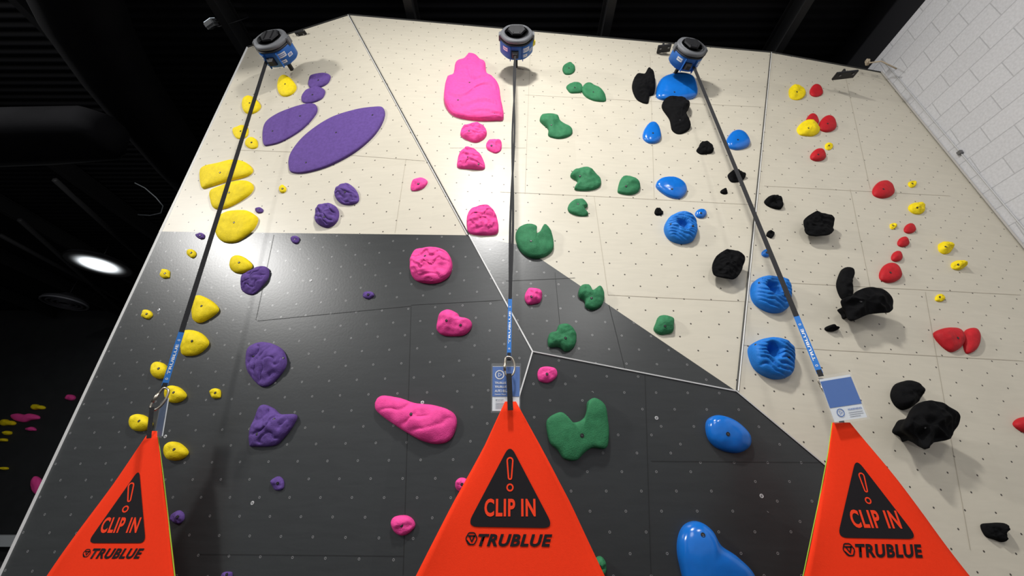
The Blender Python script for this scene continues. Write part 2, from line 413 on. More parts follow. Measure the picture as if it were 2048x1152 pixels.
def tpl(kind,cx,cy,w,h,rot=0,seed=0):
    if kind=='oval': P=[(math.cos(a*math.pi/5)*.5,math.sin(a*math.pi/5)*.5) for a in range(10)]
    elif kind=='drop': P=[(-.5,.12),(-.42,-.32),(-.15,-.5),(.2,-.38),(.5,.0),(.38,.3),(.02,.5),(-.35,.44)]
    elif kind=='bean': P=[(-.5,-.1),(-.35,-.45),(-.05,-.48),(.12,-.25),(.35,-.25),(.5,.1),(.35,.42),(0,.42),(-.3,.5),(-.48,.25)]
    else:
        rnd=random.Random(seed*13+5); P=[]
        for a in range(9):
            rr=.5*rnd.uniform(.78,1.05); P.append((math.cos(a*2*math.pi/9)*rr,math.sin(a*2*math.pi/9)*rr))
    c,s=math.cos(rot),math.sin(rot)
    return [(cx+(x*c-y*s)*w,cy+(x*s+y*c)*h) for x,y in P]
ysm='small rounded yellow climbing hold with one bolt'
for i,(x,y,w,h) in enumerate([(481,263,30,27),(503,286,27,24),(565,378,16,15),(382,506,19,18),(330,548,19,19),(293,629,20,19),(430,787,21,23)]):
    hold('yellow',tpl('rock',x,y,w*1.06,h*1.06,0,i),.035,ysm,rough=.1)
for i,(x,y,w,h) in enumerate([(573,171,37,40),(502,209,36,34),(320,740,34,33),(350,788,40,34),(281,845,43,34),(351,902,45,38),(481,528,43,34)]):
    hold('yellow',tpl('drop',x,y,w,h),.06,'yellow rounded wedge climbing hold with one bolt',bolts=[(x-3,y-3)],rough=.08)
hold('yellow',[(402,374),(399,345),(408,334),(440,326),(466,320),(490,324),(504,338),(492,351),(450,362),(418,372)],.07,'broad rounded yellow climbing hold with a tapered end',[(440,345)],rough=.08,big=True,flat=.75)
hold('yellow',[(420,400),(421,382),(445,372),(478,362),(500,364),(505,376),(492,392),(455,413),(428,416)],.07,'broad rounded yellow climbing hold below a similar one',[(458,385)],rough=.08,big=True,flat=.75)
hold('yellow',[(430,462),(434,438),(455,424),(490,421),(510,430),(513,442),(500,462),(470,482),(442,481)],.075,'broad yellow wedge climbing hold beside a black strap',[(468,445)],rough=.08,big=True,flat=.75)
hold('yellow',[(384,630),(386,602),(396,591),(412,595),(428,606),(435,618),(425,630),(402,643),(388,642)],.07,'thick yellow wedge climbing hold on the black panel',[(403,612)],rough=.08,big=True)
hold('yellow',[(362,698),(363,668),(376,660),(398,664),(414,680),(411,693),(392,708),(366,710)],.07,'thick yellow wedge climbing hold behind a blue strap sleeve',[(384,682)],rough=.08,big=True)
yr='crumpled yellow climbing hold on the birch panel'
for i,(x,y,w,h) in enumerate([(1594,185,34,30),(1617,257,44,33),(1658,292,16,14),(1825,368,18,13),(1835,416,34,24),(1786,452,13,12),(1892,494,32,24),(1917,530,27,20),(1880,595,20,15)]):
    hold('yellow',tpl('rock',x,y,w*1.05,h*1.05,.3,i+20),.05 if w>25 else .025,yr,rough=.35,ridge=.12,rfreq=90,group='crumpled yellow holds')
# purple
pr='rippled purple climbing hold with folded ridges'
hold('purple',[(616,165),(622,152),(645,147),(660,150),(655,165),(638,174),(620,175)],.05,pr,rough=.2,ridge=.15,rfreq=70)
hold('purple',[(603,195),(612,180),(635,174),(649,180),(644,195),(625,204),(606,204)],.05,pr,rough=.2,ridge=.15,rfreq=70)
hold('purple',[(527,288),(526,262),(534,243),(560,226),(600,212),(622,208),(633,212),(631,228),(604,258),(565,282),(538,290)],.04,'large smooth purple slab-shaped climbing hold with two bolts',[(545,262),(600,232)],rough=.03,big=True,flat=.35)
hold('purple',[(578,336),(581,308),(610,272),(660,238),(710,221),(748,215),(767,217),(767,238),(748,270),(710,303),(660,330),(614,344),(586,345)],.05,'very large smooth purple leaf-shaped climbing hold',[(612,325),(672,265),(745,230)],rough=.03,big=True,flat=.35)
hold('purple',[(669,390),(675,372),(695,367),(712,380),(716,400),(700,408),(680,405)],.07,pr,[(690,384)],rough=.25,ridge=.35,rfreq=60,rang=.9,big=True)
hold('purple',[(629,435),(638,412),(660,407),(675,418),(673,440),(655,453),(636,448)],.08,pr,[(648,434)],rough=.25,ridge=.35,rfreq=60,rang=.9,big=True)
hold('purple',[(481,574),(486,552),(508,538),(530,533),(536,542),(531,560),(507,586),(488,585)],.07,pr,[(495,567)],rough=.2,ridge=.3,rfreq=50,rang=2.2,big=True)
hold('purple',[(491,722),(498,695),(525,684),(555,692),(569,711),(567,736),(540,767),(518,771),(497,747)],.08,'large purple climbing hold with folded ridges',[(507,712),(566,716)],rough=.2,ridge=.35,rfreq=32,rang=-.5,big=True)
hold('purple',[(497,889),(502,855),(522,812),(543,815),(560,828),(590,829),(584,850),(562,878),(545,891),(508,893)],.08,'large angular purple climbing hold with ridges',[(514,868),(548,838)],rough=.2,ridge=.32,rfreq=32,rang=2.2,big=True)
for i,(x,y,w,h) in enumerate([(518,420,15,12),(590,480,17,16),(400,472,17,12),(736,590,22,17),(555,968,26,29),(355,1035,30,27),(453,1150,24,16)]):
    hold('purple',tpl('rock',x,y,w*1.05,h*1.05,0,i+40),.03,'small lumpy purple foothold with one bolt',rough=.2,group='small purple footholds')
# pink
pk='pink rock-textured climbing hold with one bolt'
hold('pink',[(908,146),(912,128),(928,121),(937,111),(952,113),(960,122),(970,128),(974,150),(990,161),(998,175),(1002,200),(1007,233),(990,237),(950,237),(908,228),(890,206),(889,180),(894,158),(904,152)],.11,'very large pink rock-shaped climbing hold with stacked ledges',[(939,165),(916,200),(988,226)],rough=.2,steps=6,big=True,ctr=(947,185),flat=.5)
hold('pink',tpl('rock',946,263,62,38,0,3),.08,pk,[(938,262)],rough=.2,steps=3,big=True)
hold('pink',tpl('rock',989,292,34,28,0,8),.05,pk,[(983,291)],rough=.25,ridge=.15,rfreq=60)
hold('pink',[(914,325),(920,306),(938,298),(958,306),(969,325),(966,336),(935,335),(917,333)],.08,pk,[(936,314),(957,328)],rough=.2,steps=3,big=True)
hold('pink',[(821,374),(828,360),(845,356),(855,363),(845,376),(826,381)],.04,pk,rough=.2,ridge=.15,rfreq=60)
hold('pink',[(934,450),(935,428),(947,416),(977,413),(992,430),(997,457),(985,467),(942,465)],.09,pk,[(951,425)],rough=.2,steps=3,big=True)
hold('pink',[(822,547),(820,518),(832,499),(852,496),(890,501),(903,525),(896,550),(870,564),(835,561)],.10,'large pink rock-textured climbing hold on black panel',[(850,512)],rough=.2,steps=4,big=True,flat=.6)
hold('pink',[(873,650),(880,628),(896,620),(914,626),(920,634),(940,640),(941,655),(925,669),(890,670),(875,662)],.08,pk,[(893,641),(921,650)],rough=.15,big=True)
hold('pink',tpl('rock',1067,592,38,34,0,12),.06,pk,[(1063,593)],rough=.25,ridge=.15,rfreq=60)
hold('pink',[(1075,749),(1080,736),(1098,733),(1112,738),(1114,752),(1098,765),(1080,762)],.05,pk,[(1094,748)],rough=.2)
hold('pink',[(750,806),(764,792),(800,796),(830,806),(870,811),(903,823),(912,845),(901,876),(878,887),(845,882),(800,857),(757,826)],.09,'long pink club-shaped rock-textured climbing hold',[(822,828)],rough=.2,ridge=.2,rfreq=30,rang=1.9,big=True,flat=.6)
hold('pink',[(782,1046),(790,1033),(812,1031),(826,1041),(827,1056),(808,1071),(790,1066)],.06,pk,[(803,1051)],rough=.15)
hold('pink',tpl('oval',924,970,28,30),.05,pk,rough=.15)
# green
gs='small dark green climbing hold with one bolt'
hold('green',tpl('rock',1138,137,32,24,0,2),.05,gs); hold('green',tpl('rock',1149,176,36,22,0,6),.05,gs)
hold('green',[(1163,178),(1172,168),(1190,171),(1206,183),(1212,200),(1190,200),(1172,192)],.06,gs,[(1187,184)],rough=.3)
hold('green',[(1080,240),(1087,229),(1112,230),(1122,244),(1143,256),(1142,268),(1120,275),(1098,270),(1096,256)],.07,'green sloping climbing hold with a scooped side',[(1103,250)],rough=.2,big=True,ctr=(1110,253))
hold('green',[(1141,350),(1155,337),(1175,336),(1200,354),(1200,371),(1178,379),(1150,377),(1155,362)],.07,'green scooped climbing hold on birch panel',[(1160,352)],rough=.25,big=True,ctr=(1174,359))
hold('green',[(1236,378),(1243,356),(1260,352),(1279,366),(1278,381),(1262,388),(1240,385)],.06,'green scooped climbing hold on birch panel',[(1252,372)],rough=.25)
hold('green',[(1136,413),(1146,401),(1165,399),(1176,410),(1169,418),(1177,429),(1160,431),(1140,424)],.05,'green notched climbing hold on birch panel',[(1156,408)],rough=.2)
hold('green',[(1031,474),(1038,456),(1056,449),(1073,455),(1071,468),(1081,464),(1090,452),(1103,466),(1107,495),(1090,511),(1065,514),(1042,500)],.08,'green climbing hold with a deep top notch',[(1062,482)],rough=.15,big=True,ctr=(1070,488),flat=.6)
hold('green',[(1158,590),(1161,573),(1176,570),(1184,582),(1200,573),(1208,588),(1205,608),(1187,618),(1172,612),(1170,600)],.07,'green notched climbing hold on black panel',[(1183,596)],rough=.15,big=True,ctr=(1185,597),flat=.6)
hold('green',[(1096,682),(1099,668),(1112,664),(1118,651),(1138,651),(1152,668),(1150,690),(1133,701),(1118,692),(1100,692)],.08,'green lobed climbing hold beside a banner strap',[(1131,676)],rough=.15,big=True,flat=.6)
hold('green',tpl('rock',1330,651,44,42,0,4),.06,'round green climbing hold at the black panel edge',[(1330,652)],rough=.15)
hold('green',[(1093,850),(1098,835),(1118,825),(1130,830),(1136,842),(1152,845),(1168,836),(1174,822),(1176,803),(1190,797),(1208,810),(1214,835),(1217,865),(1212,896),(1185,896),(1168,906),(1152,921),(1130,918),(1116,900),(1100,884)],.09,'large green blocky climbing hold with a hooked top notch',[(1164,871)],rough=.06,big=True,ctr=(1162,870),br=.012,flat=.32)
hold('green',tpl('oval',1200,1135,26,44),.06,gs)
# black
bk='rough black volcanic-looking climbing hold'
hold('black',[(1265,172),(1272,150),(1288,150),(1295,142),(1306,150),(1310,183),(1300,190),(1296,204),(1275,196)],.09,bk,nobolt=True,rough=.4,big=True)
hold('black',[(1325,212),(1333,196),(1362,194),(1378,212),(1372,225),(1372,238),(1381,254),(1362,265),(1346,258),(1340,236)],.09,bk,[(1360,240)],rough=.4,big=True)
for i,(x,y,w,h) in enumerate([(1411,296,34,22),(1474,352,36,22),(1449,383,15,10),(1317,424,19,14),(1541,468,16,15),(1664,656,28,13)]):
    hold('black',tpl('rock',x,y,w*1.05,h*1.1,0,i+60),.05 if w>25 else .025,'small rough black foothold on birch panel',nobolt=True,rough=.5,group='small black footholds')
hold('black',[(1530,402),(1540,392),(1558,393),(1566,405),(1562,417),(1540,412)],.06,bk,nobolt=True,rough=.4)
bf='black flared climbing hold with a wide crumpled lip'
hold('black',[(1608,452),(1612,434),(1638,426),(1663,434),(1668,456),(1655,470),(1622,468)],.14,bf,nobolt=True,rough=.12,big=True,flare=True)
hold('black',[(1426,542),(1432,512),(1460,502),(1487,514),(1486,536),(1467,557),(1437,551)],.14,bf,nobolt=True,rough=.12,big=True,flare=True)
hold('black',[(1677,570),(1680,552),(1688,536),(1698,537),(1704,548),(1702,568),(1706,590),(1697,600),(1685,592)],.10,'thin upright black climbing hold above a flared one',nobolt=True,rough=.3,big=True)
hold('black',[(1682,602),(1700,594),(1714,582),(1745,578),(1768,584),(1789,603),(1784,622),(1745,626),(1708,640),(1697,622)],.23,'large black flared climbing hold with a wide lip',[(1722,603)],rough=.1,big=True,ctr=(1724,606),flare=True)
hold('black',[(1788,788),(1798,766),(1824,762),(1837,784),(1834,804),(1816,818),(1798,810)],.12,'round black climbing hold above a flared one',nobolt=True,rough=.2,big=True)
hold('black',[(1805,858),(1815,830),(1832,808),(1868,806),(1903,824),(1920,850),(1906,875),(1874,884),(1850,899),(1836,878)],.26,'large black flared climbing hold with a scalloped lip',[(1850,855)],rough=.1,big=True,ctr=(1852,852),flare=True)
hold('black',[(1966,1050),(1985,1046),(2005,1047),(2012,1066),(2010,1084),(1992,1079),(1975,1072)],.06,bk,nobolt=True,rough=.4)
# blue
bs='glossy smooth blue climbing hold with one bolt'
hold('blue',[(1313,182),(1322,158),(1354,147),(1386,154),(1396,180),(1388,193),(1355,198),(1320,195)],.10,'large glossy blue dome climbing hold',[(1349,184)],rough=.03,big=True)
hold('blue',tpl('drop',1306,266,37,40,.5),.07,bs,[(1306,266)],rough=.03); hold('blue',tpl('drop',1478,280,48,36,.3),.07,bs,rough=.03)
hold('blue',[(1313,372),(1320,358),(1345,355),(1368,365),(1374,382),(1360,395),(1335,390)],.07,bs,[(1344,378)],rough=.03,big=True)
hold('blue',tpl('oval',1402,427,23,17),.04,'small glossy blue foothold with one bolt',rough=.03); hold('blue',tpl('oval',1534,506,20,15),.04,'small glossy blue foothold with one bolt',rough=.03)
bp_='blue layered climbing hold with a deep round pocket'
hold('blue_matte',[(1330,455),(1338,436),(1362,427),(1385,436),(1394,458),(1388,478),(1365,484),(1340,475)],.12,bp_,[(1342,448),(1386,452)],rough=.1,ridge=.28,rfreq=115,rang=1.2,pocket=(1367,447,.26,.85),big=True,flat=.6)
hold('blue_matte',[(1505,582),(1512,560),(1540,554),(1570,562),(1580,590),(1574,618),(1545,622),(1515,606)],.13,bp_,[(1570,590),(1519,566)],rough=.1,ridge=.28,rfreq=100,rang=1.2,pocket=(1549,575,.25,.85),big=True,flat=.6)
hold('blue_matte',[(1501,700),(1512,683),(1545,679),(1580,692),(1588,722),(1582,750),(1550,755),(1515,736)],.14,bp_,[(1578,714),(1512,690)],rough=.1,ridge=.28,rfreq=95,rang=1.2,pocket=(1549,700,.25,.85),big=True,flat=.6)
hold('blue',[(1414,858),(1418,838),(1438,830),(1472,842),(1499,868),(1501,892),(1478,906),(1445,900),(1422,882)],.09,'large glossy blue bean-shaped climbing hold',[(1456,868)],rough=.03,big=True,br=.012)
hold('blue',[(1362,1130),(1358,1085),(1370,1053),(1396,1043),(1422,1058),(1442,1090),(1475,1113),(1510,1150),(1515,1195),(1450,1230),(1385,1190)],.12,'very large glossy blue kidney-shaped climbing hold',[(1406,1070)],rough=.02,big=True,br=.012,ctr=(1415,1130))
# red
rs='red rounded wedge climbing hold on birch panel'
for i,(x,y,w,h) in enumerate([(1634,181,26,24),(1626,240,25,24),(1657,248,34,30),(1638,310,30,22),(1769,379,42,33),(1821,457,22,19),(1808,484,22,19),(1795,513,21,20),(1783,546,42,38)]):
    hold('red',tpl('drop',x,y,w,h,.35),.06 if w>28 else .04,rs if w>28 else 'small rounded red foothold on birch panel',nobolt=w<28,rough=.1)
hold('red',[(1870,668),(1885,657),(1912,656),(1926,668),(1925,690),(1908,703),(1888,692)],.07,'red wedge climbing hold with pointed tip',[(1916,676)],rough=.1,big=True)
hold('red',[(1928,675),(1936,658),(1952,658),(1959,678),(1952,700),(1935,705)],.06,'tall rounded red climbing hold on birch panel',nobolt=True,rough=.08)
hold('red',[(2030,848),(2040,836),(2062,834),(2080,850),(2070,868),(2046,862)],.06,'red wedge climbing hold at the wall edge',nobolt=True,rough=.08)
# distant holds
def far_hit(px,py):
    return at_y(px,py,12.6),Vector((0,-1,0))
for c,x,y,w,h,rt in [('pink',141,795,22,15,0),('yellow',76,814,28,11,0),('pink',50,834,54,18,-.5),('yellow',15,845,32,13,0),('pink',62,858,22,9,0),('yellow',14,866,20,9,0),('yellow',6,880,18,8,0),('yellow',8,937,18,7,0),('pink',73,970,24,38,.2)]:
    hold(c,tpl('bean' if w>25 else 'rock',x,y,w,h,rt,int(x)),.12,'%s climbing hold on a distant dark wall'%c,nobolt=True,hitf=far_hit,group='holds on the distant wall')
# bright anchor screws on the black panels
sm=simple('bright_zinc_screw',(.6,.6,.6),.4,.4)
for x,y in [(622,561),(845,805),(505,1006),(1313,836),(1523,992),(318,620),(331,873),(612,190)]:
    p,n=hit(x,y); o=bolt(None,p+n*.001,n,.011,p,[sm,boltdark],'panel_screw'); o.location=p
    top(o,'bright round zinc screw head set in the panel','screw','panel screws')

# ---------------- auto belays, straps, tags, banners
gray=simple('grey_cast_housing',(.13,.135,.145),.6,.1,var=.05); bluep=simple('blue_housing_band',(.012,.11,.40),.5); blkp=simple('black_plastic',(.008,.008,.01),.6,bump=.1)
white=simple('white_print',(.7,.7,.7),.5); webb=simple('black_webbing',(.006,.006,.008),.8,bump=.6,bscale=400); bluew=simple('blue_webbing_sleeve',(.005,.14,.48),.7,bump=.5,bscale=400)
metal=simple('steel_hardware',(.5,.45,.37),.35,1.0); orange=simple('orange_red_banner_cloth',(.92,.042,.009),.85,bump=.12,bscale=260,var=.02,spec=.15)
ink=simple('black_banner_print',(.012,.01,.012),.8,spec=.2); redink=simple('red_banner_lettering',(.92,.055,.015),.8,spec=.2); lime=simple('lime_edge_binding',(.35,.55,.03),.6)
cardblue=simple('blue_card_print',(.010,.10,.38),.5); cardwhite=simple('white_card_stock',(.66,.69,.72),.5); clear=simple('clear_vinyl',(.9,.93,.95),.15,alpha=.08); greyp=simple('grey_small_print',(.2,.22,.27),.6); yelp=simple('yellow_plastic',(.7,.55,.02),.5)
def drum(name,r,y0,y1,mat,parent,bev=.02,seg=48,squash=.92):
    V=[];Fc=[];prof=[(r-bev*2.2,y0),(r-bev,y0+bev*.15),(r-bev*.3,y0+bev*.5),(r,y0+bev),(r,y1-bev),(r-bev,y1)]
    for (rr,y) in prof:
        for k in range(seg):
            a=k*2*math.pi/seg; q=1+.02*math.cos(6*a)
            V.append((rr*q*math.cos(a),y,rr*q*math.sin(a)*squash))
    for i in range(len(prof)-1):
        for k in range(seg): k2=(k+1)%seg; Fc.append((i*seg+k,i*seg+k2,(i+1)*seg+k2,(i+1)*seg+k))
    Fc.append(tuple(range(seg))); Fc.append(tuple((len(prof)-1)*seg+k for k in range(seg))[::-1])
    return mkobj(name,V,Fc,mat,parent,True)
def autobelay(px,py,y,yaw,label,yellow=False,side=1,sc=.84):
    root=D.objects.new('auto_belay',None); COL.objects.link(root); root.location=at_y(px,py,y); root.rotation_euler=(0,0,yaw); root.scale=(sc,sc,sc)
    top(root,label,'auto belay','auto belay devices'); root.empty_display_size=.1
    drum('front_housing',.22,-.11,-.04,gray,root,bev=.028); drum('rear_housing',.222,-.045,.17,bluep,root,bev=.03)
    drum('housing_rim',.226,-.048,-.032,blkp,root,bev=.006)
    boxmesh('rear_plate',(-.14,.16,-.1),(.14,.19,.13),blkp,root,.01)
    pr=[(-.125,.03),(-.09,.125),(.09,.125),(.125,.03),(.06,-.08),(-.06,-.08)]
    V=[(a,-.105,b) for a,b in pr]+[(a*.9,-.13,b*.9) for a,b in pr]; n=6
    mkobj('front_cover',V,[(i,(i+1)%n,n+(i+1)%n,n+i) for i in range(n)]+[tuple(range(n,2*n))[::-1]],blkp,root)
    for sx in (-1,1):
        boxmesh('cover_rib',(sx*.045-.006,-.14,-.055),(sx*.045+.006,-.125,.105),blkp,root,.003)
        boxmesh('side_lug',(sx*.22-.02,-.09,-.04),(sx*.22+.02,.0,.05),gray,root,.008)
        boxmesh('belly_rib',(sx*.085-.006,-.02,-.218),(sx*.085+.006,.16,-.19),bluep,root,.002)
    boxmesh('top_eye',(-.03,-.05,.19),(.03,.0,.245),gray,root,.01)
    V=[];Fc=[]
    for z,w,d in ((-.16,.05,.05),(-.225,.045,.045),(-.255,.03,.028)):
        for a,b in ((-1,-1),(1,-1),(1,1),(-1,1)): V.append((a*w-.02,.07+b*d,z))
    for i in range(2):
        for k in range(4): k2=(k+1)%4; Fc.append((i*4+k,i*4+k2,i*4+4+k2,i*4+4+k))
    Fc.append((8,9,10,11)); mkobj('webbing_nozzle',V,Fc,blkp,root)
    def sticker(a0,a1,y0,y1,lines):
        def patch(a0,a1,y0,y1,r):
            V=[];K=8
            for k in range(K+1):
                a=math.radians(a0+(a1-a0)*k/K); q=1+.02*math.cos(6*a)
                for y in (y0,y1): V.append((r*q*math.cos(a),y,r*q*math.sin(a)*.92))
            return V,[(2*k,2*k+1,2*k+3,2*k+2) for k in range(K)]
        V,Fc=patch(a0,a1,y0,y1,.2245); mi=[0]*len(Fc)
        for l in range(lines):
            yy=y0+(y1-y0)*(l+1)/(lines+1); v2,f2=patch(a0+3,a1-3,yy-.004,yy+.004,.2255); o=len(V)
            V=V+v2; Fc=Fc+[tuple(i+o for i in f) for f in f2]; mi+= [1]*len(f2)
        mkobj('sticker',V,Fc,[white,cardblue],root,midx=mi)
    sticker(290,320,-.0,.055,2); sticker(290,310,.085,.12,1); sticker(324,342,.05,.09,2); sticker(215,238,.0,.05,1)
    if yellow:
        drum('yellow_side_ring',.06,-.04,.02,yelp,root,.01).location=(.20,.07,.04)
    boxmesh('mounting_arm',(-.02,.18,.02),(.02,.42,.07),blkp,root,.004)
    return root
autobelay(549,92,2.6,-.12,'blue and grey auto belay unit with white stickers',sc=.82)
autobelay(1033,80,2.5,.0,'blue and grey auto belay unit with a yellow side ring',True,sc=.75)
autobelay(1377,105,2.6,.15,'blue and grey auto belay unit beside a black bracket',sc=.73)

def ringflat(name,outer,width,origin,xa,za,nrm,mat,parent):
    n=len(outer); V=[];Fc=[]
    cx=sum(p[0] for p in outer)/n; cy=sum(p[1] for p in outer)/n
    for i,p in enumerate(outer):
        a=Vector(outer[i-1]);b=Vector(outer[(i+1)%n]); t=(b-a).normalized(); nn=Vector((-t.y,t.x))
        if nn.dot(Vector((cx,cy))-Vector(p))<0: nn=-nn
        q=Vector(p)+nn*width
        V+= [origin+xa*p[0]+za*p[1],origin+xa*q.x+za*q.y]
    for i in range(n): j=(i+1)%n; Fc.append((2*i,2*i+1,2*j+1,2*j))
    return mkobj(name,V,Fc,mat,parent)
def circ(r,cx=0,cy=0,n=28): return [(cx+r*math.cos(k*2*math.pi/n),cy+r*math.sin(k*2*math.pi/n)) for k in range(n)]

def banner(Y,Lp,Rp,tri,clip,tru,logo,exc,label,limeside=None,yaw=0):
    P=lambda x,y,off=0:(lambda q: q+Vector((0,-off,0)))(at_y(x,y,Y))
    rows=[]
    ys=[Lp[0][1]+(Lp[-1][1]-Lp[0][1])*k/16 for k in range(17)]
    def interp(T,y):
        for (xa,ya),(xb,yb) in zip(T,T[1:]):
            if y<=yb+1e-6: return xa+(xb-xa)*(y-ya)/(yb-ya)
        return T[-1][0]
    for y in ys: rows.append((P(interp(Lp,y),y),P(interp(Rp,y),y)))
    l0,r0=rows[-3]; l1,r1=rows[-1]
    dl=(l1-l0)/(l0.z-l1.z); dr=(r1-r0)/(r0.z-r1.z); zz=l1.z
    for k in range(1,8):
        d=(zz-.03)*k/7; rows.append((l1+dl*d,r1+dr*d))
    Cn=24;V=[];Fc=[]
    for i,(a,b) in enumerate(rows):
        for k in range(Cn+1):
            s=k/Cn; p=a+(b-a)*s; e=abs(2*s-1)
            p.y+= .008*e**5*math.sin(i*.35+s*3)*min(1,i/6); V.append(p)
    for i in range(len(rows)-1):
        for k in range(Cn): Fc.append((i*(Cn+1)+k,(i+1)*(Cn+1)+k,(i+1)*(Cn+1)+k+1,i*(Cn+1)+k+1))
    ob=mkobj('warning_banner',V,Fc,orange,smooth=True)
    md=ob.modifiers.new('thickness','SOLIDIFY'); md.thickness=.006; md.offset=-1
    top(ob,label,'banner','orange clip-in banners')
    nrm=Vector((0,-1,0)); X=Vector((1,0,0)); Z=Vector((0,0,1))
    T=[Vector((P(x,y).x,P(x,y).z)) for x,y in tri]; out=[]
    for i in range(3):
        a,b,c=T[i-1],T[i],T[(i+1)%3]; rr=.035*(T[1]-T[2]).length/.28
        p=b+(a-b).normalized()*rr; q=b+(c-b).normalized()*rr
        for k in range(7):
            t=k/6; out.append(p*(1-t)**2+b*2*t*(1-t)+q*t*t)
    mkobj('warning_triangle',[Vector((p.x,Y-.0025,p.y)) for p in out],[tuple(range(len(out)))],ink,ob)
    TO=.0038
    def txt(nm,body,seg,hpx,mat,bold,sh,off):
        (x0,y0),(x1,y1)=seg; a=P(x0,y0,off);b=P(x1,y1,off); m=(x0+x1)/2,(y0+y1)/2
        h=(P(m[0],m[1]-hpx/2)-P(m[0],m[1]+hpx/2)).length
        fit_text(nm,body,a,b,h,nrm,mat,ob,bold,sh)
    txt('lettering','CLIP IN',clip[0],clip[1],redink,.031,0,TO)
    txt('lettering','TRUBLUE',tru[0],tru[1],ink,.042,.3,.002)
    (ex,e0),(ex2,e1),(dx,dy)=exc
    a=P(ex,e0);b=P(ex2,e1);c=P(dx,dy); h=(a-b).length; w=h*.17
    up=(a-b).normalized(); xr=up.cross(nrm); xr=xr if xr.x>0 else -xr
    o2=[]
    for k in range(9): t=k/8*math.pi; o2.append((w*math.cos(t),h-w+w*math.sin(t)))
    for k in range(9): t=math.pi+k/8*math.pi; o2.append((w*.62*math.cos(t),w*.62+w*.62*math.sin(t)))
    ringflat('exclamation_bar',o2,h*.07,b+nrm*TO,xr,up,nrm,redink,ob)
    ringflat('exclamation_dot',circ(w*1.0),h*.07,c+nrm*TO,xr,up,nrm,redink,ob)
    c=P(*logo[0],.002); rr=(P(logo[0][0]+logo[1],logo[0][1])-P(*logo[0])).length
    hexo=[]
    for k in range(6):
        for dk in (-11,0,11): a_=math.radians(k*60+dk); hexo.append((rr*math.cos(a_)*(1.0 if dk==0 else .985),rr*math.sin(a_)*(1.0 if dk==0 else .985)))
    ringflat('emblem_ring',hexo,rr*.2,c,X,Z,nrm,ink,ob)
    V=[];Fc=[]
    def bar(p,q,w_):
        p=Vector(p)*rr;q=Vector(q)*rr; t=(q-p).normalized(); s=Vector((-t.y,t.x))*w_*rr; i=len(V)
        for z in (p+s,p-s,q-s,q+s): V.append(c+X*z.x+Z*z.y)
        Fc.append((i,i+1,i+2,i+3))
    bar((-.6,.38),(.62,.38),.12); bar((.52,.40),(.02,-.5),.12); bar((-.34,.3),(-.02,-.3),.10); bar((-.75,-.25),(-.2,-.8),.08)
    mkobj('emblem_mark',V,Fc,ink,ob)
    if limeside is not None:
        tube('edge_binding',[rw[limeside]+Vector((0,.006,0)) for rw in rows],.0022 if Y<2.3 else .003,lime,ob,seg=6)
    a,b=rows[-1]; tube('weighted_hem',[a,(a+b)/2,b],.03,ink,ob)
    V0=Vector(((rows[-1][0].x+rows[-1][1].x)/2,Y,.0))
    me=ob.data; me.transform(Matrix.Translation(-V0)); ob.location=V0
    for ch in ob.children: ch.data.transform(Matrix.Translation(-V0))
    return ob
banner(2.6,[(299,862),(95,1152)],[(313,862),(326,960),(337,1055),(348,1152)],[(279,938),(292,1086),(175,1086)],
  (((205,1050),(279,1050)),29),(((183,1107),(286,1107)),19),((174,1106),7.5),((264,965),(259,1004),(252,1018)),
  'orange-red triangular CLIP IN warning banner near yellow holds',1)
banner(1.7,[(1010,803),(967,895),(905,1008),(832,1152)],[(1032,803),(1082,895),(1142,1008),(1210,1152)],[(1020,888),(1108,1056),(933,1053)],
  (((969,1015),(1071,1015)),36),(((956,1080),(1105,1081)),25),((943,1077),12),((1020,914),(1020,960),(1020,975)),
  'orange-red triangular CLIP IN warning banner hanging before black panel')
banner(2.12,[(1666,845),(1658,905),(1640,1000),(1608,1152)],[(1700,845),(1765,925),(1852,1035),(1942,1152)],[(1711,916),(1836,1078),(1674,1075)],
  (((1700,1037),(1797,1039)),34),(((1712,1101),(1846,1102)),25),((1697,1099),12),((1720,945),(1732,985),(1735,1001)),
  'orange-red triangular CLIP IN warning banner before birch panel',0)

